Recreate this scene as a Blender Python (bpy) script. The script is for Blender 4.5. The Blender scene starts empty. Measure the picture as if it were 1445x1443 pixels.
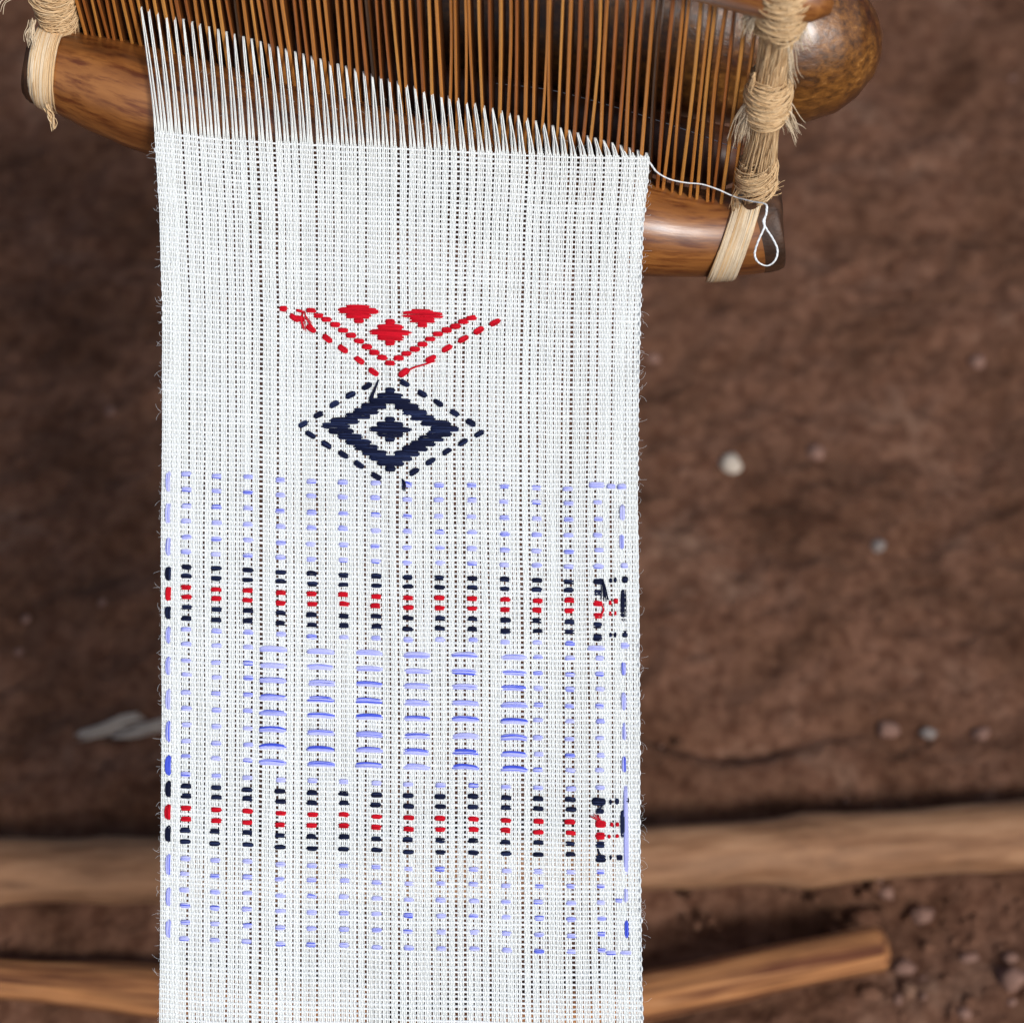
import bpy, math, random
import numpy as np
from mathutils import Vector
random.seed(7); rng = np.random.default_rng(11)
SC = bpy.context.scene
COL = SC.collection

# ------------------------------------------------------------------ camera, light, exposure
TILT = math.radians(32.0); F = 3040.0; D = 0.76
dv = np.array([0, math.sin(TILT), -math.cos(TILT)])
uv = np.array([0, math.cos(TILT), math.sin(TILT)])
rv = np.array([1.0, 0, 0]); nv = -dv
MID = np.array([0, 0, 0.42])
CAM = MID - dv * D
ZV = np.array([0, 0, 1.0])
cam = bpy.data.cameras.new('camera'); cam_o = bpy.data.objects.new('camera', cam); COL.objects.link(cam_o)
cam_o.location = CAM; cam_o.rotation_euler = (TILT, 0, 0)
cam.sensor_width = 36; cam.lens = 36 * F / 1445; cam.clip_start = .01; cam.clip_end = 500
cam.dof.use_dof = True; cam.dof.focus_distance = D; cam.dof.aperture_fstop = 8.5
SC.camera = cam_o

SUN = np.array([.42, -.58, .78]); SUN /= np.linalg.norm(SUN)
w = bpy.data.worlds.new('World'); SC.world = w; w.use_nodes = True
nt = w.node_tree; sky = nt.nodes.new('ShaderNodeTexSky'); sky.sky_type = 'NISHITA'; sky.sun_disc = False
sky.sun_elevation = math.asin(SUN[2]); sky.sun_rotation = math.atan2(SUN[0], SUN[1])
sky.air_density = 1.0; sky.dust_density = 4.0; sky.ozone_density = 1.0
bg = nt.nodes['Background']; bg.inputs[1].default_value = 0.05
nt.links.new(sky.outputs[0], bg.inputs[0])
sl = bpy.data.lights.new('sun', 'SUN'); sl.energy = 1.5; sl.angle = math.radians(14); sl.color = (1, .985, .97)
so = bpy.data.objects.new('sun', sl); COL.objects.link(so)
so.rotation_euler = Vector((-SUN[0], -SUN[1], -SUN[2])).to_track_quat('-Z', 'Y').to_euler()
SC.view_settings.view_transform = 'Standard'; SC.view_settings.look = 'None'
SC.view_settings.exposure = 0.71; SC.view_settings.gamma = 1

# ------------------------------------------------------------------ geometry helpers
def W(px, py, depth=D):
    """point seen at (px, py) of the 1445 px picture, at a given distance along the view axis"""
    px = np.asarray(px, float)[..., None]; py = np.asarray(py, float)[..., None]; depth = np.asarray(depth, float)[..., None]
    return CAM + depth * (dv + (px - 722.5) / F * rv - (py - 721.5) / F * uv)
def G(px, py, h=0.0):
    d = dv + (px - 722.5) / F * rv - (py - 721.5) / F * uv
    return CAM + d * (h - CAM[2]) / d[2]
PX = D / F                                             # one picture pixel on the cloth, in metres

def _hash(ix, iy, s):
    h = (ix.astype(np.int64) * 374761393 + iy.astype(np.int64) * 668265263 + s * 974711) & 0x7fffffff
    h = ((h ^ (h >> 13)) * 1274126177) & 0x7fffffff
    return ((h ^ (h >> 16)) & 0xffff) / 65535.0
def vnoise(x, y, s=0):
    x = np.asarray(x, float); y = np.asarray(y, float)
    ix = np.floor(x); iy = np.floor(y); fx = x - ix; fy = y - iy
    fx = fx * fx * (3 - 2 * fx); fy = fy * fy * (3 - 2 * fy)
    a = _hash(ix, iy, s); b = _hash(ix + 1, iy, s); c = _hash(ix, iy + 1, s); d = _hash(ix + 1, iy + 1, s)
    return (a + (b - a) * fx + (c - a) * fy + (a - b - c + d) * fx * fy) * 2 - 1
def fbm(x, y, s=0, o=4, g=.5):
    r = 0; a = 1
    for k in range(o):
        r = r + a * vnoise(x * 2 ** k + 17.3 * k, y * 2 ** k - 9.1 * k, s + k); a *= g
    return r

class MB:
    """collects verts, quads/tris, material slots and a grain coordinate"""
    def __init__(s): s.v = []; s.q = []; s.g = []; s.m = []; s.n = 0
    def add(s, v, q, g=None, m=0):
        v = np.asarray(v, float).reshape(-1, 3); q = np.asarray(q, int)
        s.v.append(v); s.q.append(q + s.n); s.m.append(np.full(len(q), m, int))
        s.g.append(np.zeros_like(v) if g is None else np.asarray(g, float)); s.n += len(v)
    def tube(s, P, R, sides=5, ref=None, flat=1.0, m=0, cap=True, grain_off=None):
        P = np.asarray(P, float); n = len(P)
        R = np.broadcast_to(np.asarray(R, float), (n,))
        T = np.gradient(P, axis=0); T /= np.linalg.norm(T, axis=1)[:, None] + 1e-12
        if ref is None:
            A = np.zeros_like(P); a = np.cross(T[0], [0.3, .9, .2]); a /= np.linalg.norm(a)
            for i in range(n):
                a = a - T[i] * a.dot(T[i]); a /= np.linalg.norm(a) + 1e-12; A[i] = a
        else:
            A = np.cross(np.broadcast_to(ref, P.shape), T); A /= np.linalg.norm(A, axis=1)[:, None] + 1e-12
        B = np.cross(T, A)
        th = np.arange(sides) / sides * 2 * np.pi
        ca, sa = np.cos(th), np.sin(th) * flat
        V = P[:, None] + R[:, None, None] * (A[:, None] * ca[None, :, None] + B[:, None] * sa[None, :, None])
        L = np.r_[0, np.cumsum(np.linalg.norm(np.diff(P, axis=0), axis=1))]
        o = grain_off if grain_off is not None else np.array([random.random() * 3, 0, 0])
        gr = np.stack([np.repeat(L, sides) + o[0], (R[:, None] * ca).ravel() + o[1], (R[:, None] * np.sin(th)).ravel() + o[2]], 1)
        i = np.arange(n - 1)[:, None] * sides; j = np.arange(sides)[None]; k = (j + 1) % sides
        Q = np.stack([i + j, i + k, i + sides + k, i + sides + j], -1).reshape(-1, 4)
        V = V.reshape(-1, 3)
        if cap:
            V = np.vstack([V, P[0], P[-1]]); gr = np.vstack([gr, [L[0] + o[0], o[1], o[2]], [L[-1] + o[0], o[1], o[2]]])
            c0 = n * sides; j = np.arange(sides); k = (j + 1) % sides
            Q = np.vstack([Q, np.stack([np.full(sides, c0), k, j, np.full(sides, c0)], 1),
                           np.stack([np.full(sides, c0 + 1), (n - 1) * sides + j, (n - 1) * sides + k, np.full(sides, c0 + 1)], 1)])
        s.add(V, Q, gr, m)
    def build(s, name, mats, parent=None, smooth=True):
        V = np.vstack(s.v); Q = np.vstack(s.q); GR = np.vstack(s.g); M = np.concatenate(s.m)
        off = OFF.get(parent.name, np.zeros(3)) if parent else np.zeros(3)
        V = V - off
        tri = (Q[:, 0] == Q[:, 3]); cnt = np.where(tri, 3, 4)
        flat = Q.ravel()[np.stack([np.ones(len(Q), bool)] * 3 + [~tri], 1).ravel()]
        me = bpy.data.meshes.new(name)
        me.vertices.add(len(V)); me.vertices.foreach_set('co', V.astype(np.float32).ravel())
        me.loops.add(len(flat)); me.loops.foreach_set('vertex_index', flat.astype(np.int32))
        me.polygons.add(len(Q)); st = np.r_[0, np.cumsum(cnt)[:-1]]
        me.polygons.foreach_set('loop_start', st.astype(np.int32)); me.polygons.foreach_set('loop_total', cnt.astype(np.int32))
        me.polygons.foreach_set('use_smooth', np.full(len(Q), smooth)); me.polygons.foreach_set('material_index', M.astype(np.int32))
        at = me.attributes.new('grain', 'FLOAT_VECTOR', 'POINT'); at.data.foreach_set('vector', GR.astype(np.float32).ravel())
        me.update(calc_edges=True)
        for m in (mats if isinstance(mats, (list, tuple)) else [mats]): me.materials.append(m)
        o = bpy.data.objects.new(name, me); COL.objects.link(o)
        if parent: o.parent = parent; OFF[o.name] = off
        return o
OFF = {}
def tag(o, label=None, cat=None, group=None, kind=None):
    for k, v in (('label', label), ('category', cat), ('group', group), ('kind', kind)):
        if v: o[k] = v
    return o
def thing(name, loc, label, cat, group=None):
    o = bpy.data.objects.new(name, None); COL.objects.link(o); o.location = loc; o.empty_display_size = .02
    OFF[o.name] = np.array(loc, float); return tag(o, label, cat, group)

# ------------------------------------------------------------------ materials
def lin(c): return tuple(((x / 255 + .055) / 1.055) ** 2.4 if x > 10 else x / 255 / 12.92 for x in c) + (1,)
def mat(name, cols, scale=(1, 1, 1), coord='grain', rough=.6, rvar=0, bump=0, bscale=None, detail=6, spec=.5, coat=0, sheen=0, stops=None, fine=None, coat_rough=.15, dist=.4):
    m = bpy.data.materials.new(name); m.use_nodes = True; n = m.node_tree.nodes; l = m.node_tree.links
    b = n['Principled BSDF']; b.inputs['Roughness'].default_value = rough; b.inputs['Specular IOR Level'].default_value = spec
    if coat: b.inputs['Coat Weight'].default_value = coat; b.inputs['Coat Roughness'].default_value = coat_rough
    if sheen: b.inputs['Sheen Weight'].default_value = sheen; b.inputs['Sheen Roughness'].default_value = .4
    if coord == 'grain': c = n.new('ShaderNodeAttribute'); c.attribute_name = 'grain'; co = c.outputs['Vector']
    else: c = n.new('ShaderNodeTexCoord'); co = c.outputs['Object']
    def nz(sc, det, ds=0.0):
        mp = n.new('ShaderNodeMapping'); mp.inputs['Scale'].default_value = sc; l.new(co, mp.inputs[0])
        t = n.new('ShaderNodeTexNoise'); t.inputs['Scale'].default_value = 1; t.inputs['Detail'].default_value = det
        t.inputs['Roughness'].default_value = .62; t.inputs['Distortion'].default_value = ds; l.new(mp.outputs[0], t.inputs[0]); return t.outputs[0]
    f = nz(scale, detail, dist)
    r = n.new('ShaderNodeValToRGB'); e = r.color_ramp.elements
    st = stops or [.3 + .4 * i / max(1, len(cols) - 1) for i in range(len(cols))]
    e[0].position = st[0]; e[0].color = lin(cols[0]); e[1].position = st[-1]; e[1].color = lin(cols[-1])
    for p, cc in list(zip(st, cols))[1:-1]: x = e.new(p); x.color = lin(cc)
    l.new(f, r.inputs[0]); out = r.outputs[0]
    if fine:
        g = nz(fine[0], 4); mx = n.new('ShaderNodeMix'); mx.data_type = 'RGBA'; mx.blend_type = 'MULTIPLY'
        rr = n.new('ShaderNodeValToRGB'); rr.color_ramp.elements[0].position = fine[1]; rr.color_ramp.elements[1].position = fine[2]
        rr.color_ramp.elements[0].color = lin(fine[3]); rr.color_ramp.elements[1].color = (1, 1, 1, 1)
        l.new(g, rr.inputs[0]); mx.inputs[0].default_value = 1; l.new(out, mx.inputs[6]); l.new(rr.outputs[0], mx.inputs[7]); out = mx.outputs[2]
    l.new(out, b.inputs['Base Color'])
    if rvar:
        q = n.new('ShaderNodeMapRange'); q.inputs[1].default_value = .3; q.inputs[2].default_value = .7
        q.inputs[3].default_value = rough - rvar; q.inputs[4].default_value = rough + rvar
        l.new(nz(tuple(x * .7 for x in scale), 5), q.inputs[0]); l.new(q.outputs[0], b.inputs['Roughness'])
    if bump:
        bp = n.new('ShaderNodeBump'); bp.inputs['Strength'].default_value = bump[0]; bp.inputs['Distance'].default_value = bump[1]
        l.new(nz(bscale or scale, 6), bp.inputs['Height']); l.new(bp.outputs[0], b.inputs['Normal'])
    return m
M = {}
M['cotton'] = mat('white_cotton', [(226, 233, 237), (239, 245, 249)], (400, 400, 400), rough=.9, spec=.15, detail=3)
M['warp'] = mat('cream_warp_cotton', [(224, 230, 229), (239, 244, 243)], (300, 600, 600), rough=.85, spec=.2, detail=3)
M['lav'] = mat('lavender_yarn', [(176, 182, 244), (202, 207, 249)], (500, 3000, 3000), rough=.75, spec=.25)
M['lav2'] = mat('periwinkle_yarn', [(138, 148, 234), (172, 180, 243)], (500, 3000, 3000), rough=.75, spec=.25)
M['blue'] = mat('bright_blue_yarn', [(54, 76, 214), (90, 110, 228)], (500, 3000, 3000), rough=.7, spec=.25)
M['navy'] = mat('navy_yarn', [(6, 12, 38), (14, 24, 58)], (500, 3000, 3000), rough=.75, spec=.2)
M['navy2'] = mat('navy_yarn_worn', [(18, 30, 66), (34, 48, 88)], (500, 3000, 3000), rough=.75, spec=.25)
M['red2'] = mat('red_yarn_worn', [(168, 2, 24), (198, 10, 36)], (500, 3000, 3000), rough=.75, spec=.2)
M['red'] = mat('red_yarn', [(188, 4, 30), (216, 14, 42)], (500, 3000, 3000), rough=.75, spec=.2)
M['bar'] = mat('polished_brown_wood', [(82, 48, 22), (122, 73, 32), (146, 92, 42), (166, 110, 56)], (9, 70, 70), rough=.36, rvar=.08, bump=(.25, .0006), bscale=(60, 500, 500),
               coat=.9, coat_rough=.33, fine=((40, 420, 420), .34, .54, (176, 146, 124)), stops=[.3, .42, .54, .68])
M['bark'] = mat('dark_end_wood', [(34, 22, 14), (64, 41, 26), (92, 61, 38)], (60, 90, 90), rough=.55, bump=(.6, .001), bscale=(150, 250, 250))
M['beam'] = mat('scuffed_golden_wood', [(76, 47, 18), (112, 71, 28), (138, 91, 38), (200, 150, 88)], (260, 380, 380), rough=.36, rvar=.08, bump=(.5, .0008), bscale=(200, 340, 340),
                coat=.8, coat_rough=.28, stops=[.34, .48, .62, .82], dist=.25, fine=((30, 45, 45), .38, .6, (150, 120, 90)))
M['slat'] = [mat('cane_slat_%s' % k, c, (14, 500, 500), rough=.42, spec=.4, bump=(.2, .0003), bscale=(30, 1500, 1500)) for k, c in
             (('amber', [(150, 88, 34), (212, 144, 70)]), ('brown', [(118, 64, 26), (178, 108, 50)]), ('golden', [(172, 112, 48), (222, 160, 82)]), ('dark', [(44, 28, 16), (92, 60, 32)]))]
M['slat_side_shade'] = mat('cane_slat_side_shaded', [(74, 40, 17), (128, 74, 34)], (14, 500, 500), rough=.4, spec=.4)  # darker brown, with the shade between slats put into the colour
M['post'] = mat('dark_post_wood', [(52, 28, 16), (92, 52, 28)], (20, 160, 160), rough=.45)
M['bast'] = mat('tan_bast_fibre', [(190, 154, 110), (218, 186, 142), (234, 210, 172)], (120, 900, 900), rough=.8, spec=.2)
M['bast2'] = mat('pale_bast_fibre', [(206, 184, 150), (232, 218, 194)], (120, 900, 900), rough=.85, spec=.2)
M['earth'] = mat('red_brown_earth', [(82, 55, 40), (103, 73, 56), (114, 82, 65), (134, 105, 87)], (14, 14, 14), coord='obj', rough=.95, spec=.15, bump=(.8, .006), bscale=(70, 70, 70), detail=9,
                 fine=((110, 110, 110), .34, .62, (196, 184, 178)))
M['stone'] = mat('reddish_stone', [(104, 76, 64), (142, 108, 94)], (90, 90, 90), coord='obj', rough=.8)
M['stone_w'] = mat('off_white_stone', [(158, 146, 130), (204, 192, 178)], (60, 60, 60), coord='obj', rough=.8)
M['stone_g'] = mat('grey_stone', [(104, 94, 88), (146, 136, 130)], (90, 90, 90), coord='obj', rough=.8)
M['pole'] = mat('weathered_pole_wood', [(128, 94, 68), (154, 114, 82), (174, 134, 100)], (16, 50, 50), rough=.8, bump=(.4, .002), bscale=(12, 200, 200), fine=((14, 120, 120), .36, .6, (200, 186, 172)))
M['stick'] = mat('orange_stick_wood', [(122, 80, 46), (166, 112, 66), (186, 134, 88)], (12, 150, 150), rough=.85, bump=(.4, .0015), bscale=(10, 300, 300), fine=((8, 300, 300), .38, .56, (140, 110, 90)))
M['scrap'] = mat('greyish_fibre', [(160, 148, 136), (204, 194, 182)], (60, 300, 300), rough=.9)

# ------------------------------------------------------------------ ground
def gh(x, y):
    return (.008 * fbm(x * 5, y * 5, 3, 3) + .0035 * fbm(x * 22, y * 30, 9, 4) + .0016 * fbm(x * 80, y * 90, 21, 3))
N = 460
u = np.linspace(-1, 1, N); gx = .75 * u + 40 * u ** 13; gy = .75 * u + 40 * u ** 13 + .15
X, Y = np.meshgrid(gx, gy)
Z = gh(X, Y)
cr = G(1020, 1040); c2 = G(1040, 1275)                 # worn furrow and hollow between the sticks
Z -= .012 * np.exp(-((Y - cr[1] - .006 * np.sin(X * 40)) / .006) ** 2) * np.clip(1 - np.abs(X - cr[0]) / .09, 0, 1)
Z -= .016 * np.exp(-((Y - c2[1]) / .022) ** 2 - ((X - c2[0]) / .07) ** 2)
pa, pb = G(0, 1180), G(1445, 1140)                      # groove added to deepen the contact shadow along the long pole's upper side
dl = (Y - pa[1] - (pb[1] - pa[1]) * (X - pa[0]) / (pb[0] - pa[0])) - .004
Z -= .013 * np.exp(-(dl / .010) ** 2) * (.75 + .5 * vnoise(X * 30, Y * 0, 4))
q = (np.arange(N - 1)[:, None] * N + np.arange(N - 1)[None]).ravel()
g = MB(); g.add(np.stack([X, Y, Z], -1).reshape(-1, 3), np.stack([q, q + 1, q + N + 1, q + N], 1))
tag(g.build('ground', M['earth']), kind='structure')

def blob(mb, c, r, seed, sx=1, sy=1, sz=.6, m=0, nu=10, nw=7):
    th = np.linspace(0, np.pi, nw); ph = np.arange(nu) / nu * 2 * np.pi
    T, Pp = np.meshgrid(th, ph, indexing='ij')
    k = 1 + (.3 * vnoise(Pp * 1.3 + seed * 7.1, T * 1.7 + seed, seed) + .16 * vnoise(Pp * 2.9 + seed, T * 3.1, seed + 9)) * np.sin(T)
    V = np.stack([r * sx * k * np.sin(T) * np.cos(Pp), r * sy * k * np.sin(T) * np.sin(Pp), r * sz * k * np.cos(T)], -1).reshape(-1, 3) + c
    i = np.arange(nw - 1)[:, None] * nu; j = np.arange(nu)[None]; kk = (j + 1) % nu
    mb.add(V, np.stack([i + j, i + nu + j, i + nu + kk, i + kk], -1).reshape(-1, 4), V - c, m)
def gpt(px, py):
    p = G(px, py); p[2] = gh(p[0], p[1]); return p
mb = MB(); mc = MB()
for k in range(620):
    px, py = random.uniform(-250, 1700), random.uniform(-200, 1650)
    if random.random() < .3: px, py = random.gauss(1330, 130), random.gauss(1330, 150)
    big = px > 1180 and py > 1230
    p = gpt(px, py) - [0, 0, .0008]; r = .001 + .0034 * random.random() ** 4 + (.0022 * random.random() ** 2 if big else 0)
    (blob(mb, p, r, k, random.uniform(.7, 1.6), random.uniform(.8, 1.3), .7, m=random.choice([0, 0, 0, 0, 0, 0, 1, 1]), nu=6, nw=5))
tag(mb.build('gravel', [M['earth'], M['stone'], M['stone_g']]), 'small crumbs of earth and gravel scattered over the bare ground', kind='stuff')
stones = [
    (1030, 658, 15, 'stone_w', 'off-white pebble, the brightest stone on the bare earth right of the cloth'),
    (1238, 776, 10, 'stone_g', 'small pale grey pebble alone on dark earth, middle of the right side'),
    (1152, 636, 13, 'stone', 'reddish clod of earth just right of the off-white pebble'),
    (1380, 508, 13, 'stone', 'reddish pebble with a dark shadow at the upper right'),
    (1254, 1026, 13, 'stone', 'pinkish pebble above the long pole, leftmost of the row of three'),
    (1310, 1032, 10, 'stone_g', 'small greyish pebble above the long pole, middle of the row of three'),
    (1386, 1033, 12, 'stone', 'pale brown pebble above the long pole, rightmost of the row of three'),
    (1303, 1286, 12, 'stone', 'brown pebble between the long pole and the short stick end'),
    (1279, 1358, 13, 'stone', 'reddish pebble just below the rounded end of the short stick'),
    (1426, 1384, 17, 'stone', 'largest pale brown pebble, in the lower right corner'),
    (1426, 1352, 9, 'stone', 'small red-brown pebble beside the large one in the lower right corner'),
]
for k, (px, py, r, mm, lab) in enumerate(stones):
    p = gpt(px, py); s = MB(); rr = r * .00039
    blob(s, p * 0 + np.array([0, 0, rr * .12]), rr, k + 3, 1.15, .95, .75, nu=14, nw=9)
    o = s.build('pebble', M[mm]); o.location = p; tag(o, lab, 'pebble', 'pebbles on the bare earth')

def wood_rod(mb, pts, R, sides=24, seed=0, rough=.06, m=0, off=None):
    pts = np.asarray(pts, float); n0 = len(mb.v)
    mb.tube(pts, R, sides, grain_off=off if off is not None else np.array([seed * 1.37, seed * .3, 0]), m=m)
    V = mb.v[n0]; gq = mb.g[n0]
    n = len(pts); c = np.repeat(pts, sides, 0); body = V[:n * sides]
    th = np.tile(np.arange(sides) / sides * 2 * np.pi, n); L = gq[:n * sides, 0]
    k = 1 + rough * (vnoise(L * 18 + seed, np.cos(th) * 1.3 + 5, seed) + .6 * vnoise(L * 45, np.sin(th) * 2.2 + 9, seed + 3))
    V[:n * sides] = c + (body - c) * k[:, None]
def line(a, b, n): t = np.linspace(0, 1, n)[:, None]; return np.asarray(a) * (1 - t) + np.asarray(b) * t

t_ = np.linspace(0, 1, 70)
p = line(G(-420, 1257, .0145), G(1850, 1169, .0145), 70); p[:, 1] += .004 * np.sin(t_ * 9); p[:, 2] += .002 * np.sin(t_ * 14)
mb = MB(); wood_rod(mb, p, .0177 + .0010 * np.sin(t_ * 17) + .0022 * np.exp(-((t_ - .685) / .016) ** 2) + .0016 * np.exp(-((t_ - .25) / .012) ** 2), 28, 1, .065)
o = thing('wooden_pole', p[35] - [0, 0, .012], 'long thick weathered pole lying on the earth from side to side behind the cloth', 'pole')
mb.build('bark_surface', M['pole'], o); mb = MB()
def end_round(n, k=5): return np.clip(1 - (1 - np.clip(np.arange(n) / k, 0, 1)) ** 2.2, .02, 1)
a, b = G(1252, 1336, .011), G(560, 1473, .011)
pp = line(a, b, 60); R = .0125 * np.sqrt(np.clip(np.r_[[.25, .62, .86, .97], np.ones(56)], 0, 1)); pp[:5] = line(a, a + (b - a) / np.linalg.norm(b - a) * .008, 5); pp[5:] = line(pp[4], b, 56)[1:]
mb = MB(); wood_rod(mb, pp, R, 22, 2, .10)
tag(mb.build('short_stick', M['stick']), 'short split stick with a rounded end, lower right, in front of the long pole', 'stick')
pp = line(G(-380, 1352, .014), G(520, 1420, .010), 50); mb = MB(); wood_rod(mb, pp, .0118 + .001 * np.sin(np.linspace(0, 11, 50)), 22, 5, .08)
tag(mb.build('orange_stick', M['stick']), 'orange-brown stick on the ground at lower left, below the long pole', 'stick')
# frayed fibre scrap at left
sc_ = MB()
for k in range(40):
    two = k % 2; o_ = random.gauss(0, 3.4)
    if two: xs = [118, 150, 178, 200]; ys = [1040, 1029, 1014, 1011]
    else: xs = [165, 190, 218, 262]; ys = [1037, 1034, 1022, 1008]
    t = np.linspace(0, 1, 9); x = np.interp(t * 3, range(4), xs) + random.gauss(0, 5); y = np.interp(t * 3, range(4), ys) + o_ + np.sin(t * 4 + k) * .8
    P = np.array([G(xx, yy, 0.004) for xx, yy in zip(x, y)]); P[:, 2] = gh(P[:, 0], P[:, 1]) + .002 + .0012 * abs(random.gauss(0, 1)) + .001 * np.sin(t * 3)
    sc_.tube(P, .00036, 4)
tag(sc_.build('fibre_scrap', M['scrap']), 'frayed scrap of greyish fibre lying on the earth left of the cloth', 'scrap')

# ------------------------------------------------------------------ cloth
cloth = thing('woven_cloth', W(565, 1500), 'long white hand-woven cotton cloth with red and navy motifs and lavender stitched bands', 'cloth')
LX = lambda y: np.interp(y, [150, 188, 300, 430, 700, 1000, 1200, 1443, 1700], [214, 217.5, 225, 229, 230, 229.5, 228, 226, 224])
RX = lambda y: np.interp(y, [150, 225, 290, 430, 560, 700, 850, 1000, 1200, 1443, 1700], [918, 914, 908, 903, 900.5, 899.5, 901.5, 903, 904, 908, 911])
ox = [205, 229, 264, 306, 350, 396, 440, 485, 530, 575, 620, 666, 711, 757, 801, 847, 903, 930]
oy = [-5, -3, 0, 2.5, 4.5, 8, 10, 11, 13, 15, 15.5, 16, 18, 19, 20.3, 20.3, 22, 23]
fx_ = [205, 217, 300, 400, 550, 700, 800, 915, 930]; fy_ = [-6, -5, 4, 10.5, 17.5, 24.5, 29, 32, 32.5]
def rowoff(x, y):
    k = np.clip((y - 190) / 430, 0, 1); k = k * k * (3 - 2 * k)
    return np.interp(x, fx_, fy_) * (1 - k) + np.interp(x, ox, oy) * k
ROW0 = 192.5; PITCH = 6.92; NR = 208
rows = ROW0 + PITCH * np.arange(NR) + rng.normal(0, .2, NR) + rng.normal(0, .22, NR).cumsum() * .12
NDENT = 60
# each dent carries four ends; gap between dents varies
gap = np.clip(1.95 + rng.normal(0, .75, NDENT + 1), .7, 3.7); gap[:3] = .5; gap[-4:] = .6
pos = []; c = 0
for k in range(NDENT):
    c += gap[k]
    wd = 2.25 if 2 < k < NDENT - 3 else 2.05
    for j in range(4):
        pos.append(c + rng.normal(0, .12)); c += wd
        if j == 1: c += max(0, rng.normal(.25, .3))
pos = np.array(pos); pos = (pos - pos[0]) / (pos[-1] - pos[0]); NW = len(pos)
wander = lambda i, y: 1.2 * vnoise(i / 4 * .21, y / 260, 5) + .6 * vnoise(i / 4 * .9, y / 150, 8) + .3 * vnoise(i * 1.7, y / 40, 18)
wy = rows[:, None]
def warp_x(i, y): return LX(y) + .2 + (RX(y) - LX(y) - .4) * pos[i] + wander(i // 4 * 4, y)
def height(x, y): return .0012 * vnoise(x / 300 + 3, y / 340, 31) + .0006 * vnoise(x / 120, y / 90, 32) + .0003 * vnoise(x / 40, y / 60, 33)
I, J = np.meshgrid(np.arange(NW), np.arange(NR))       # J rows, I warps
YB = rows[J]
XW = warp_x(I, YB)
YW = YB + rowoff(XW, YB) + .45 * vnoise(XW / 13, YB / 30, 12) + .5 * vnoise(XW / 70, YB / 25, 15)
HB = height(XW, YB)
SGN = np.where((I + J) % 2 == 0, 1.0, -1.0)
mw = MB()
for i in range(NW):
    P = W(XW[:, i], YW[:, i]) + nv * (HB[:, i] - SGN[:, i] * .85 * PX)[:, None]
    e0 = W(XW[0, i], YW[0, i] - 3.5) + nv * HB[0, i]
    mw.tube(np.vstack([e0, P]), 1.17 * PX * (1 + .08 * rng.normal()), 5, ref=nv, cap=False)
tag(mw.build('warp_threads', M['warp'], cloth), kind='stuff')
mf = MB(); P = []
for j in range(NR):
    x = XW[j]; pr = W(x, YW[j] + rng.normal(0, .12, NW)) + nv * (HB[j] + SGN[j] * .95 * PX)[:, None]
    b = -1.0 + abs(rng.normal(0, .6))
    if j % 2 == 0: P += [pr, W([x[-1] + b + 1, x[-1] + b + 1], [YW[j, -1] + 2, YW[j, -1] + PITCH - 2])]
    else: P += [pr[::-1], W([x[0] - b - 1, x[0] - b - 1], [YW[j, 0] + 2, YW[j, 0] + PITCH - 2])]
P = np.vstack(P)
_e = np.arange(len(P)) % (NW + 2) >= NW
rad = np.where(_e, .7, 1.0) * 1.68 * PX * (1 + .20 * vnoise(np.arange(len(P)) / 23, 0 * np.arange(len(P)), 4) + .10 * vnoise(np.arange(len(P)) / 300, 0 * np.arange(len(P)), 14) + .06 * rng.normal(0, 1, len(P)))
mf.tube(P, rad, 6, ref=nv)
tag(mf.build('weft_threads', M['cotton'], cloth), kind='stuff')
# bare warp strands, fell to reed, one part per dent
XL = lambda x: 10 + .288 * (x - 197)                   # line where the warp passes the reed
for k in range(NDENT):
    xr = 198 + (912 - 198) * k / (NDENT - 1) + rng.normal(0, .4)
    mb = MB()
    for j in range(4):
        i = 4 * k + j; x0, y0 = XW[0, i], YW[0, i] - 1.5
        x1, y1 = xr + (j - 1.5) * .75, XL(xr) + .5 * (j % 2)
        t = np.linspace(0, 1, 9); tt = t ** 1.15
        xm = .5 * (XW[0, i // 2 * 2] + XW[0, i // 2 * 2 + 1]); x0 = x0 + (xm - x0) * np.clip(t * 6, 0, .42); x = x0 + (x1 - x0) * tt + .25 * np.sin(t * 7 + i); y = y0 + (y1 - y0) * t
        hh = HB[0, i] * (1 - t) + (.0006 * (1 if j % 2 else -1)) * t
        Pq = W(x, y) + nv * np.asarray(hh)[:, None]
        Pq = np.vstack([Pq, Pq[-1] + np.array([0, .004, -.0045]), Pq[-1] + np.array([0, .008, -.012])])
        r_ = 1.16 * PX * np.r_[np.linspace(1, .85, 9), .7, .6] * (1 + .08 * rng.normal())
        mb.tube(Pq, r_, 5, ref=nv)
        if rng.random() < .5:                          # stray fibre
            a = Pq[rng.integers(1, 7)]; mb.tube(np.array([a, a + rv * rng.normal(0, 2) * PX + uv * -4 * PX + nv * PX, a + rv * rng.normal(0, 4) * PX - uv * 9 * PX + nv * 2 * PX]), .1 * PX, 3)
    mb.build('warp_strand', M['warp'], cloth)
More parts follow.
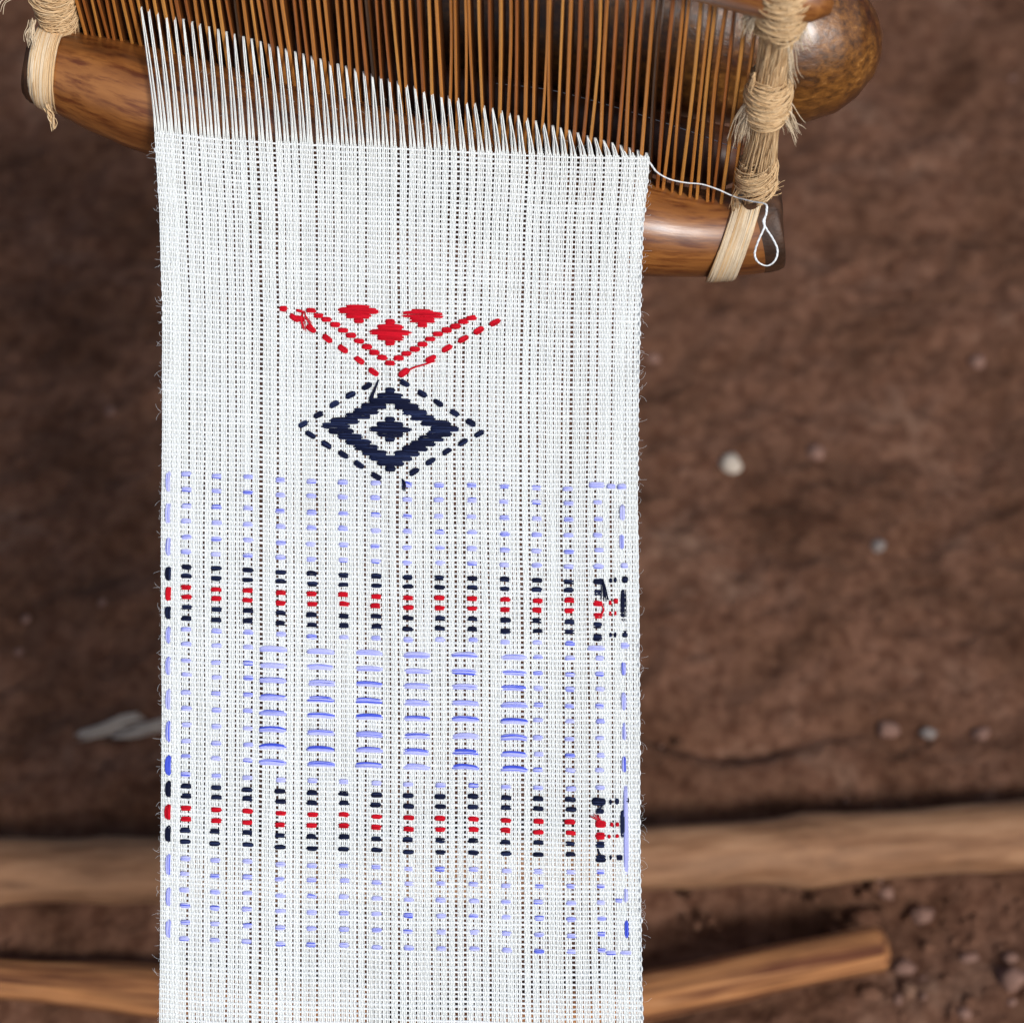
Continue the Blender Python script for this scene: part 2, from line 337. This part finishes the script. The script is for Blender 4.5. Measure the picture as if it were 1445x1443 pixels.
# loose hairs along the selvages
mb = MB()
for k in range(900):
    y = random.uniform(195, 1560); s = random.choice([-1, 1]); x = (LX(y) - 1 if s < 0 else RX(y) + 1) if random.random() < .36 else random.uniform(235, 895)
    if 235 <= x <= 895: s = random.choice([-1, 1]); L = random.uniform(3, 7)
    else: L = random.choice([3, 4, 5, 6, 8, 12])
    yy = y + rowoff(x, y); a = random.gauss(0, .9); pts = []
    for q_ in np.linspace(0, 1, 6):
        pts.append(W(x + s * L * q_ * math.cos(a * q_), yy + L * q_ * math.sin(a * q_ * 1.5)) + nv * (q_ * random.uniform(0, 4) * PX))
    mb.tube(np.array(pts), .13 * PX, 3)
tag(mb.build('fuzz', M['cotton'], cloth), kind='stuff')

# ------------------------------------------------------------------ stitches
def surf(x, y, h=0.0): return W(x, y) + nv * (height(np.asarray(x, float), np.asarray(y, float)) + h * PX)[..., None]
def stitch(x0, y0, x1, y1, wd, kind, name, bow=0.0, hh=3.3, pointed=.55, parent=None, edge=False):
    """a bundle of parallel strands lying over the weave, dipping into it at both ends"""
    L = math.hypot(x1 - x0, y1 - y0); tx, ty = (x1 - x0) / L, (y1 - y0) / L; nx, ny = -ty, tx
    ns = max(3, int(round(wd / 1.35))) + (1 if kind == 'l' else 0); mb = MB(); n = 9 if L < 25 else 13
    fl = random.random()
    for s in range(ns):
        o = ((s + .5) / ns - .5) * 2                   # -1..1 across
        cut = .5 * wd * pointed * (1 - math.sqrt(max(0, 1 - o * o * .92)))
        a = np.linspace(cut / L - .02, 1 - cut / L + .02, n)
        lat = o * (wd / 2 - .6) * (1 - .25 * np.abs(2 * a - 1) ** 3) + bow * (1 - (2 * a - 1) ** 2) + random.gauss(0, .22) * np.sin(a * math.pi * random.choice([1, 2])) 
        h = .2 + (hh - .2) * np.clip(1 - np.abs(2 * a - 1) ** 4, 0, 1) * (1 - .15 * o * o) + .45 * random.gauss(0, 1)
        x = x0 + tx * L * a + nx * lat; y = y0 + ty * L * a + ny * lat
        if kind == 'l': m = random.choices([0, 1, 2], [.70, .27, .03 if fl < .75 else .2])[0]
        elif kind == 'b': m = 0
        else: m = random.choices([0, 1], [.7, .3])[0]
        if kind == 'l' and L > 25 and edge and s < ns * .34: m = random.choice([1, 2, 2])
        mb.tube(surf(x, y, h), (wd / ns * .66) * PX * np.r_[.8, np.ones(n - 2), .8], 5, ref=nv, m=m)
    ms = {'l': [M['lav'], M['lav2'], M['blue']], 'b': [M['blue']], 'n': [M['navy'], M['navy2']], 'r': [M['red'], M['red2']]}[kind]
    return mb.build(name, ms, parent or cloth)
NAME = {'l': 'lavender_stitch', 'b': 'blue_stitch', 'n': 'navy_stitch', 'r': 'red_stitch'}
def hst(x, y, wdt, hgt, kind, name=None, bow=0, **k):
    sl_ = .03 * wdt + random.gauss(0, .4); jx = random.gauss(0, .5); jy = random.gauss(0, .4)
    return stitch(x - wdt / 2 + jx, y - sl_ / 2 + jy, x + wdt / 2 + jx, y + sl_ / 2 + jy, hgt * random.uniform(.92, 1.08), kind, name or NAME[kind], bow, **k)
COLS = [264, 306, 350.5, 396.5, 440, 485, 530, 575, 620, 666, 711.5, 757, 802]
SHORT = [(y, 'l') for y in (669, 690, 713, 735, 758, 779)] + [(800, 'n'), (813, 'n'), (828.4, 'r'), (842, 'r'), (857, 'n'), (871.5, 'n'), (887, 'l')] + \
        [(1091.8, 'l'), (1108, 'n'), (1122, 'n'), (1139, 'r'), (1154, 'r'), (1170, 'n'), (1186, 'n')] + [(y, 'l') for y in (1210, 1231, 1254, 1276.5, 1299.5, 1322.5)]
def cx(x, y): return x + (LX(y) - 230) * (900 - x) / 670 + (RX(y) - 900) * (x - 230) / 670
for x in COLS:
    for y, k in SHORT:
        hst(cx(x, y), y + float(rowoff(x, y)), 14.8 if k != 'l' else 14.0, 7.7 if k != 'l' else 7.5, k, bow=random.gauss(-.5, .4) if k != 'l' else -.3)
LONGR = [908, 931, 952, 975.5, 997.5, 1022, 1045, 1066.5]
for j, y in enumerate(LONGR):
    for x in (264, 306, 350.5, 757, 802, 844):
        hst(cx(x, y), y + float(rowoff(x, y)), 14 if x < 840 else 12.4, 7.2, 'l', bow=-.3)
    for x in (385, 452, 519.5, 587, 655, 723.5):
        hst(cx(x, y), y + float(rowoff(x, y)) + 1.5, 37.5, 8.8, 'l', 'long_lavender_stitch', bow=-1.3 - (1.2 if j > 4 else 0) * random.random(), hh=3.9, edge=random.random() < (.2 if j < 4 else .8))
for y in (690, 713, 735, 757, 779, 1091, 1210, 1231, 1254, 1276, 1299, 1322): hst(cx(844, y), y + 19.5, 12.5, 7.2, 'l')
Lz5 = lambda v: 640 + v / 4.008
Lz7 = lambda v: 1000 + v / 4.008
for a, b, k, f in [(105, 210, 'l', Lz5), (280, 395, 'l', Lz5), (475, 570, 'l', Lz5), (640, 712, 'n', Lz5), (752, 828, 'r', Lz5), (862, 930, 'n', Lz5), (980, 1065, 'l', Lz5), (1150, 1245, 'l', Lz5), (1330, 1440, 'l', Lz5),
                   (70, 178, 'l', Lz7), (265, 368, 'b', Lz7), (408, 490, 'n', Lz7), (538, 618, 'r', Lz7), (658, 745, 'n', Lz7), (822, 930, 'l', Lz7), (1010, 1105, 'l', Lz7), (1190, 1285, 'l', Lz7)]:
    stitch(239.3, f(a) - 1, 238.8, f(b) + 1, 9 if k != 'l' else 7.6, k, NAME[k], bow=1.0, hh=3.3, pointed=1.2)
z6 = lambda x, y: (550 + x / 3.803, 640 + y / 3.803)
z8 = lambda x, y: (550 + x / 3.803, 1000 + y / 3.803)
def vs(f, x, a, b, wd, k, hh=3.3, name=None):
    p, q_ = f(x, a), f(x, b); return stitch(p[0], p[1], q_[0] + .6, q_[1], wd, k, name or NAME[k], bow=random.gauss(0, .4), hh=hh, pointed=1.3)
for f, x, a, b, wd, k in [(z6, 1248, 275, 360, 8, 'l'), (z6, 1243, 430, 515, 7.5, 'l'), (z6, 1254, 728, 918, 9.5, 'n'), (z6, 1255, 1118, 1190, 7, 'l'), (z6, 1255, 1280, 1375, 7.5, 'l'),
                          (z8, 1257, 75, 170, 6.5, 'l'), (z8, 1258, 255, 340, 6.5, 'l'), (z8, 1253, 545, 695, 9.5, 'n'), (z8, 1266, 960, 1040, 6, 'l'), (z8, 1270, 1135, 1230, 6, 'b')]: vs(f, x, a, b, wd, k)
vs(z8, 1266, 415, 885, 7.2, 'l', 4.2)
def hs(f, x0, x1, y, hg, k): a = f(x0, y); b = f(x1, y); stitch(a[0], a[1], b[0], b[1] + .2, hg * 1.32, k, NAME[k], hh=3.3)
for f, x0, x1, y, hg, k in [(z6, 1068, 1152, 168, 7, 'l'), (z6, 1165, 1210, 175, 6, 'l'), (z6, 1222, 1268, 178, 7, 'l'), (z6, 1090, 1145, 605, 5, 'l'), (z6, 1240, 1278, 600, 6, 'l'), (z6, 1062, 1152, 1043, 6.5, 'l'), (z6, 1238, 1285, 1030, 7, 'l'),
                            (z6, 1090, 1150, 685, 7, 'n'), (z6, 1092, 1140, 745, 6.5, 'n'), (z6, 1178, 1193, 680, 6, 'n'), (z6, 1203, 1217, 677, 6, 'n'), (z6, 1246, 1278, 675, 8, 'n'),
                            (z6, 1090, 1145, 803, 6.5, 'r'), (z6, 1092, 1145, 868, 6.5, 'r'), (z6, 1175, 1190, 800, 5, 'r'), (z6, 1200, 1225, 790, 6.5, 'r'), (z6, 1176, 1190, 857, 5, 'r'), (z6, 1203, 1218, 855, 5, 'r'),
                            (z6, 1092, 1138, 920, 7.5, 'n'), (z6, 1090, 1140, 985, 8.5, 'n'), (z6, 1178, 1192, 973, 6, 'n'), (z6, 1202, 1217, 972, 6, 'n'), (z6, 1246, 1278, 968, 8, 'n'),
                            (z8, 1085, 1158, 497, 9, 'n'), (z8, 1108, 1148, 548, 6, 'n'), (z8, 1180, 1192, 498, 6, 'n'), (z8, 1210, 1230, 495, 7, 'n'), (z8, 1268, 1284, 490, 6, 'n'),
                            (z8, 1103, 1160, 617, 8, 'r'), (z8, 1103, 1156, 680, 8, 'r'), (z8, 1183, 1200, 618, 5, 'r'), (z8, 1212, 1230, 618, 5, 'r'), (z8, 1170, 1184, 682, 4.5, 'r'), (z8, 1212, 1228, 680, 4.5, 'r'),
                            (z8, 1103, 1155, 727, 7.5, 'n'), (z8, 1103, 1160, 802, 9, 'n'), (z8, 1180, 1192, 795, 6, 'n'), (z8, 1215, 1250, 797, 6.5, 'n'), (z8, 1160, 1215, 1310, 5, 'l'), (z8, 1235, 1300, 1308, 5, 'l'), (z8, 1210, 1250, 1028, 5, 'l')]:
    hs(f, x0, x1, y, hg, k)
def tuft(f, pts, k, n, spread, name, r=.55):
    mb = MB()
    for q_ in range(n):
        P = np.array([f(*p_) for p_ in pts]); P = P + np.linspace(.15, 1, len(P))[:, None] * rng.normal(0, spread, (1, 2)) + rng.normal(0, .25, P.shape)
        tt = np.linspace(0, len(P) - 1, 8); x = np.interp(tt, range(len(P)), P[:, 0]); y = np.interp(tt, range(len(P)), P[:, 1])
        mb.tube(surf(x, y, 1.2 + 3.2 * np.sin(np.linspace(.1, 2.6, 8)) + rng.normal(0, .4)), r * PX, 4)
    return mb.build(name, M[{'n': 'navy', 'r': 'red', 'b': 'blue'}[k]], cloth)
tuft(z6, [(1140, 672), (1145, 715), (1150, 780)], 'n', 12, 2.6, 'navy_yarn_end')
tuft(z6, [(1135, 800), (1148, 835), (1130, 870)], 'r', 9, 1.1, 'red_yarn_end')
tuft(z8, [(1140, 500), (1135, 530), (1120, 555)], 'n', 8, 2.0, 'navy_yarn_end')
tuft(z8, [(1140, 625), (1115, 585), (1085, 565)], 'r', 9, 2.6, 'red_yarn_end', .4)
tuft(z8, [(1115, 750), (1125, 780), (1150, 812)], 'n', 8, 1.6, 'navy_yarn_end')
# motifs, from coordinates of an enlargement
z4 = lambda x, y: (360 + x / 3.803, 400 + y / 3.803)
def mrow(x0, x1, y, k, hg=7.6, name=None, cxm=725):
    a = z4(x0, y + .025 * (x0 - cxm)); b = z4(x1, y + .025 * (x1 - cxm))
    L = b[0] - a[0]
    stitch(a[0], a[1], b[0], b[1], hg * 1.22, k, name or NAME[k], bow=random.gauss(-.3, .35), hh=3.1 + min(1.2, L / 60), pointed=.8)
def mdash(x, y, k, ang, L=58, hg=7.0):
    a = z4(x - L / 2 * math.cos(ang), y - L / 2 * math.sin(ang)); b = z4(x + L / 2 * math.cos(ang), y + L / 2 * math.sin(ang))
    stitch(a[0], a[1], b[0], b[1], hg * random.uniform(1.16, 1.34), k, NAME[k], bow=random.gauss(0, .3), hh=3.3, pointed=1.0)
for cx_, y_ in ((556, 128), (897, 150)):
    mrow(cx_ - 70, cx_ + 62, y_ - 1, 'r', 5, cxm=cx_); mrow(cx_ - 112, cx_ + 110, y_ + 20, 'r', 8.4, cxm=cx_); mrow(cx_ - 70, cx_ + 68, y_ + 49, 'r', 7.4, cxm=cx_); mrow(cx_ - 27, cx_ + 28, y_ + 74, 'r', 6.8, cxm=cx_)
for a, b, y_ in ((697, 752, 209), (655, 796, 236), (613, 838, 264), (655, 797, 292), (697, 752, 318)): mrow(a, b, y_, 'r')
for x, y_ in [(300, 147), (340, 172), (383, 195), (430, 222), (472, 252), (515, 280), (558, 310), (600, 341), (640, 372), (682, 400), (724, 428), (770, 403), (812, 377), (857, 353), (898, 328), (940, 300), (980, 273), (1028, 252), (1075, 230), (1117, 205), (1160, 185)]:
    mdash(x, y_, 'r', .06 if x < 725 else .0, 56, 6.6)
for x, y_ in [(213, 183), (300, 242), (387, 296), (472, 351), (560, 412), (637, 475)]: mdash(x, y_, 'r', .62, 62, 7.2)
mdash(152, 137, 'r', .05, 46, 7)
mdash(238, 148, 'r', .2, 40, 4); mdash(232, 190, 'r', .1, 72, 7)
for x, y_ in [(1287, 210), (1200, 252), (1117, 299), (1030, 350), (942, 405)]: mdash(x, y_, 'r', -.5, 62, 7.2)
mdash(800, 480, 'r', -.62, 66, 8)
tuft(z4, [(785, 492), (850, 452), (910, 437), (965, 415)], 'r', 8, .9, 'red_yarn_end', .7)
tuft(z4, [(262, 150), (258, 185), (285, 240)], 'r', 10, 3.0, 'red_yarn_end', .55)
oh = [28, 70, 113, 155, 198, 242, 325, 368, 330, 285, 240, 198, 155, 113, 70, 28]
for k, h_ in enumerate(oh):
    y_ = 578 + 27.8 * k; xc = 725 + (2 if k > 8 else 0)
    ih = h_ - 135 if k not in (6, 7) else h_ - 160 + (10 if k == 7 else 0)
    if ih < 20: mrow(xc - h_, xc + h_, y_, 'n')
    else: mrow(xc - h_, xc - ih, y_, 'n', 8); mrow(xc + ih, xc + h_, y_, 'n', 8)
for a, b, y_ in ((697, 752, 732), (655, 797, 757), (613, 838, 784), (655, 797, 810), (697, 752, 836)): mrow(a, b, y_, 'n')
for x, y_ in [(600, 552), (513, 600), (427, 650), (342, 707), (260, 757)]: mdash(x, y_, 'n', -.5)
for x, y_ in [(803, 535), (897, 592), (983, 642), (1070, 697), (1157, 748)]: mdash(x, y_, 'n', .55)
for x, y_ in [(298, 812), (383, 866), (475, 917), (558, 972), (650, 1035)]: mdash(x, y_, 'n', .58, 62)
for x, y_ in [(1203, 807), (1115, 853), (1030, 902), (942, 955), (855, 1012)]: mdash(x, y_, 'n', -.55)
tuft(z4, [(662, 520), (645, 570), (622, 625)], 'n', 8, 1.3, 'navy_yarn_end', .8)
tuft(z4, [(790, 1050), (800, 1075), (800, 1110)], 'n', 8, 1.8, 'navy_yarn_end', .6)
tuft(z4, [(795, 1060), (815, 1068), (835, 1078)], 'b', 6, 1.2, 'blue_yarn_end', .5)
# loose weft end with a loop
def spline(pts, n):
    pts = np.asarray(pts, float); pad = np.vstack([2 * pts[0] - pts[1], pts, 2 * pts[-1] - pts[-2]]); out = []
    for t in np.linspace(0, len(pts) - 1 - 1e-6, n):
        i = int(t); f = t - i; a, b, c_, d = pad[i:i + 4]
        out.append(.5 * (2 * b + (c_ - a) * f + (2 * a - 5 * b + 4 * c_ - d) * f * f + (3 * b - a - 3 * c_ + d) * f ** 3))
    return np.array(out)
th = [(908, 222), (917, 230), (927, 243), (945, 253), (968, 258), (990, 260), (1012, 267), (1035, 277), (1060, 284), (1080, 288), (1082, 298), (1079, 310), (1078, 322), (1070, 340), (1065, 358), (1070, 370), (1083, 375), (1094, 367), (1097, 352), (1090, 336), (1081, 322), (1077, 312), (1081, 303), (1082, 290)]
dp = [0, .001, .002, .002, .003, .003, .002, .001, -.006, -.011, -.012, -.012, -.012, -.012, -.010, -.009, -.008, -.009, -.010, -.011, -.0118, -.0125, -.0125, -.0125]
s3 = spline([(a, b, c_ * 3000) for (a, b), c_ in zip(th, dp)], 130)
mb = MB(); P = W(s3[:, 0], s3[:, 1], D + s3[:, 2] / 3000)
for ph in (0, 2.1, 4.2):
    k = np.arange(130) * .9 + ph
    mb.tube(P + (np.cos(k)[:, None] * rv + np.sin(k)[:, None] * nv) * .75 * PX, .95 * PX, 5)
mb.build('loose_weft_end', M['cotton'], cloth)

# ------------------------------------------------------------------ reed (beater)
def B(xc): return W(xc, XL(xc))                        # where the reed meets the warp plane
e_ = B(912) - B(197); e_ /= np.linalg.norm(e_)
hn = np.cross(ZV, e_); hn /= np.linalg.norm(hn)        # horizontal, away from the weaver
if hn[1] < 0: hn = -hn
reed = thing('reed', W(560, 240, D + .03), 'brown wooden loom reed of thin upright cane slats above a rounded polished bar', 'loom reed')
DB = D + .0245; KB = DB / F
bx = np.array([43, 45, 50, 57, 68, 80, 110, 150, 200, 300, 420, 560, 700, 820, 905, 970, 1020, 1050, 1075, 1090, 1097, 1100.])
by = np.array([91, 91.4, 92.4, 94, 96, 98.6, 108, 122, 139, 170, 202, 236, 276, 306, 321, 329, 330, 326, 319, 315, 314, 314.])
br = np.array([38, 45, 50, 53, 54, 55, 60, 68, 74, 79, 81, 81, 79, 74, 71, 63, 60, 62, 66, 66, 58, 38.])
tt = np.linspace(0, len(bx) - 1, 120); xs = np.interp(tt, range(len(bx)), bx)
k3 = lambda a: np.convolve(np.r_[[a[0]] * 2, a, [a[-1]] * 2], np.ones(5) / 5, 'valid')
ys = k3(np.interp(xs, bx, by)); rs = k3(np.interp(xs, bx, br))
mb = MB(); wood_rod(mb, W(xs, ys, DB), rs * KB, 40, 4, .035, off=np.array([.0, 0, 0]))
c_ = np.repeat(xs, 40); fx = mb.q[0][:, 0]; fxx = np.where(fx < len(c_), c_[np.minimum(fx, len(c_) - 1)], np.where(fx == len(c_), 33, 1100))
mb.m[0] = np.where((fxx < 60) | (fxx > 1058), 1, 0)
bar = mb.build('lower_bar', [M['bar'], M['bark']], reed)
def at(xc, z): return B(xc) + ZV * z
n_d = 81
for k in range(n_d):
    xc = 92 + (1036 - 92) * k / (n_d - 1) + random.gauss(0, 1.1); 
    zs = np.linspace(-.022, .092, 9); lean = random.gauss(0, .0004); bw = random.gauss(0, .0006)
    P = np.array([at(xc, z) + e_ * (lean * (z / .09) + bw * math.sin(z / .09 * 3)) for z in zs]) + hn * .0012
    th_ = .00058 * random.uniform(.8, 1.25); dp_ = .0026 * random.uniform(.9, 1.1)
    mb = MB(); V = []; gr = []
    for p_, z in zip(P, zs):
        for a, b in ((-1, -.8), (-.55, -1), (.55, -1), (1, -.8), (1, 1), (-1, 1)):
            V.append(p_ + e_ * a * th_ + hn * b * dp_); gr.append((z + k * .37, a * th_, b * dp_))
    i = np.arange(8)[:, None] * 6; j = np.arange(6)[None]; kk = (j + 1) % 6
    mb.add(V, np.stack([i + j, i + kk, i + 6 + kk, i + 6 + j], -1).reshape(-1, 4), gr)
    mb.m[0] = np.tile([0, 0, 0, 1, 1, 1], 8)  # front edges stay light, side and back faces take the painted shade
    mb.build('slat', [random.choices(M['slat'], [.42, .26, .26, .06])[0], M['slat_side_shade']], reed, smooth=False)
n = 60; P = line(at(40, .0915), at(1128, .0915), n); R = np.full(n, .0094); R[-4:] = [.0085, .0078, .006, .0022]; R[:4] = [.0022, .006, .0078, .0085]
P[-4:] = line(P[-5], P[-5] + (P[-1] - P[-5]), 5)[1:]
mb = MB(); wood_rod(mb, P, R, 24, 8, .03); mb.build('upper_bar', M['bar'], reed)
for xc in (1064, 70):
    mb = MB(); wood_rod(mb, line(at(xc, -.03), at(xc, .10), 24), .0033, 14, xc, .08); mb.build('side_post', M['post'], reed)
xs_ = np.linspace(60, 1058, 60)
mb = MB(); wood_rod(mb, W(xs_, np.interp(xs_, [60, 197, 400, 700, 900, 1058], [12, 34, 82, 150, 196, 232]), D + .033), np.r_[[.004, .008], np.full(56, .0115), [.008, .004]], 20, 21, .03)
mb.build('added_shade_bar', M['post'], reed)  # dark rod added behind the slats, standing in for the shade there
def fibres(mb, axis0, axis1, prof, n, turns, zr, r=.00022, jitter=.0006, m=0, up=None, off=(0, 0)):
    """fibres lying round a post; prof: radius by fraction, turns: sweep, zr: fraction range"""
    ax = axis1 - axis0; L = np.linalg.norm(ax); t = ax / L
    a = np.cross(t, [0, 1, .2]); a /= np.linalg.norm(a); b = np.cross(t, a)
    for k in range(n):
        f0 = random.uniform(*zr[0]); f1 = random.uniform(*zr[1]); th0 = random.uniform(0, 6.283); tn = random.gauss(turns, abs(turns) * .15 + .06)
        N_ = max(8, int(abs(tn) * 14) + 8); q_ = np.linspace(0, 1, N_); f = f0 + (f1 - f0) * q_; th = th0 + tn * 6.283 * q_
        R = np.interp(f, [x[0] for x in prof], [x[1] for x in prof]) * random.uniform(.86, 1.06) + jitter * vnoise(q_ * 3 + k * 3.7, q_ * 0 + k, 2)
        ex = np.interp(f, [x[0] for x in prof], [x[2] if len(x) > 2 else 0 for x in prof])
        P = axis0 + ax * f[:, None] + (np.cos(th) * R + ex)[:, None] * a + (np.sin(th) * R)[:, None] * b + t * (jitter * vnoise(q_ * 4 + k, q_ * 0 + k * 1.3, 6))[:, None]
        mb.tube(P, r * random.uniform(.7, 1.4), 4, m=m)
def brush(mb, pts, n, spread0, spread1, r, m):
    pts = np.asarray(pts)
    for k in range(n):
        d = rng.normal(0, 1, 3); q_ = np.linspace(0, 1, 9); sp = spread0 + (spread1 - spread0) * q_
        P = np.stack([np.interp(q_ * (len(pts) - 1), range(len(pts)), pts[:, i]) for i in range(3)], 1)
        mb.tube(P + sp[:, None] * d + .00035 * rng.normal(0, 1, 3) * np.sin(q_ * 7 + k)[:, None], np.linspace(r, r * .5, 9) * random.uniform(.7, 1.3), 4, m=m)
# right binding
a0, a1 = at(1066, -.004), at(1066, .102)
bind = MB(); MM = [M['bast'], M['bast2']]
fibres(bind, a0, a1, [(0, .0062), (.12, .0056), (.3, .0042), (.42, .0054), (.6, .0045), (.8, .0052), (1, .0075)], 620, .12, ((0, .35), (.6, 1)), r=.00018, jitter=.0009)
fibres(bind, a0, a1, [(0, .0068), (.1, .0070), (.2, .005)], 140, .5, ((.0, .06), (.1, .2)), r=.00018)
bind_o = bind.build('fibre_binding', MM, reed)
kn = MB()
fibres(kn, a0, a1, [(.34, .0056), (.40, .0074), (.48, .0074), (.56, .0062)], 250, 1.1, ((.35, .53), (.37, .57)), r=.00019, jitter=.0007)
fibres(kn, a0, a1, [(.70, .0062), (.82, .0082), (.92, .0096), (1, .0092)], 330, .6, ((.74, .95), (.76, 1)), r=.00019, jitter=.0014)
kn.build('knot', MM, bind_o)
tf = MB()
Pm = lambda px, py, w_: W(px, py, D - w_)
za = lambda px, py: Pm(px, py, .0)
def zat(px, py):                                       # depth of the post where it is seen at this height
    zz = np.linspace(-.03, .11, 80); pts = np.array([at(1066, z) for z in zz]); dep = (pts - CAM) @ dv; yy = 721.5 - ((pts - CAM) @ uv) / dep * F
    return W(px, py, float(np.interp(-py, -yy, dep)))
for pts, n_, s0, s1, m_ in [([(1058, 150), (1048, 172), (1043, 200)], 50, .0008, .0016, 1), ([(1100, 145), (1108, 165), (1117, 186)], 50, .0008, .0018, 1), ([(1066, 18), (1055, 32), (1050, 46)], 45, .001, .0016, 1), ([(1106, 20), (1120, 40), (1124, 58)], 60, .001, .0022, 1),
                          ([(1108, 60), (1112, 95), (1116, 115)], 24, .0006, .0012, 1), ([(1062, 110), (1058, 130)], 16, .0006, .0012, 0), ([(1072, 262), (1085, 272), (1096, 268)], 22, .0005, .0012, 0), ([(1045, 262), (1036, 278), (1036, 300)], 14, .0004, .001, 0)]:
    brush(tf, [zat(x, y) - dv * .004 for x, y in pts], n_, s0, s1, .0002, m_)
tf.build('fibre_tuft', MM, bind_o)
def strap(mb, x_c, tilt, wpx, n, rr=1.0, m=0, px_r=None):
    """fibres wound round the lower bar"""
    for k in range(n):
        o = random.uniform(-.5, .5) * wpx; N_ = 26; th = np.linspace(-.2, 2 * np.pi + .2, N_) + np.pi
        xx = x_c + o + tilt * np.sin(th) * 1.0 + 1.2 * vnoise(th * 1.5 + k, th * 0 + k, 3)
        yc = np.interp(xx, bx, by); r_ = np.interp(xx, bx, br) * KB * (1.03 + .05 * random.random()) + .0006
        P = W(xx, yc, DB) + (np.sin(th) * r_)[:, None] * uv + (np.cos(th) * r_)[:, None] * nv
        mb.tube(P, .00024 * random.uniform(.7, 1.4) * rr, 4, m=m if random.random() < .8 else 1 - m)
sp = MB(); strap(sp, 1038, 22, 36, 260, 1.1, 1); strap(sp, 1046, 22, 26, 50, 1.0, 0); sp.build('bar_strap', MM, bind_o)
# left binding
a0, a1 = at(70, -.030), at(70, .06)
lb = MB(); fibres(lb, a0, a1, [(0, .006), (.3, .006), (1, .006)], 150, .15, ((0, .1), (.7, 1)), r=.00026, jitter=.001); lb_o = lb.build('fibre_binding', MM, reed)
kn = MB(); fibres(kn, a0, a1, [(.04, .0045), (.14, .0066), (.28, .0074), (.42, .0070), (.6, .0062)], 340, 1.0, ((.06, .5), (.08, .52)), r=.00021, jitter=.0014); kn.build('knot', MM, lb_o)
sp = MB(); strap(sp, 72, 9, 36, 180, 1.1, 0); strap(sp, 68, 10, 22, 110, 1.1, 1); sp.build('bar_strap', MM, lb_o)
tl = MB()
brush(tl, [W(x, y, D + .004) for x, y in ((66, 146), (70, 158), (75, 168), (77, 181))], 12, .0006, .0005, .0003, 0)
brush(tl, [W(x, y, D - .004) for x, y in ((42, -6), (20, -2), (8, 8), (4, 22))], 3, .0004, .0006, .0002, 1)
brush(tl, [W(x, y, D + .004) for x, y in ((46, 30), (42, 46), (44, 62))], 20, .0006, .0012, .0002, 1)
tl.build('fibre_tuft', MM, lb_o)
# fine stray thread behind the slats
P = spline([W(700, 118, D + .004), W(780, 128, D + .003), W(870, 152, D + .002), W(945, 176, D), W(1000, 195, D - .002), W(1044, 212, D - .004)], 40)

# ------------------------------------------------------------------ beam behind the reed
DM = D + .036; KM = DM / F
ux = np.array([-160, 0, 300, 600, 850, 1000, 1080, 1130, 1170, 1200, 1222, 1236, 1243.])
uy = np.array([-200, -170, -102, -32, 18, 43, 52, 56, 56, 54, 52, 50, 49.])
ur = np.array([118, 120, 122, 124, 126, 128, 129, 122, 108, 88, 63, 38, 8.])
tt = np.linspace(0, len(ux) - 1, 90); xs = np.interp(tt, range(len(ux)), ux)
mb = MB(); wood_rod(mb, W(xs, np.interp(xs, ux, uy), DM), k3(np.interp(xs, ux, ur)) * KM, 44, 12, .03)
beam = thing('wooden_beam', W(600, -30, DM + .03), 'thick dark wooden beam with a rounded scuffed end, behind the reed at upper right', 'beam')
mb.build('beam_body', M['beam'], beam)
mb = MB(); mb.tube(P, .55 * PX, 5)
tag(mb.build('stray_thread', M['cotton']), 'fine white stray thread crossing behind the right-hand slats of the reed', 'thread')
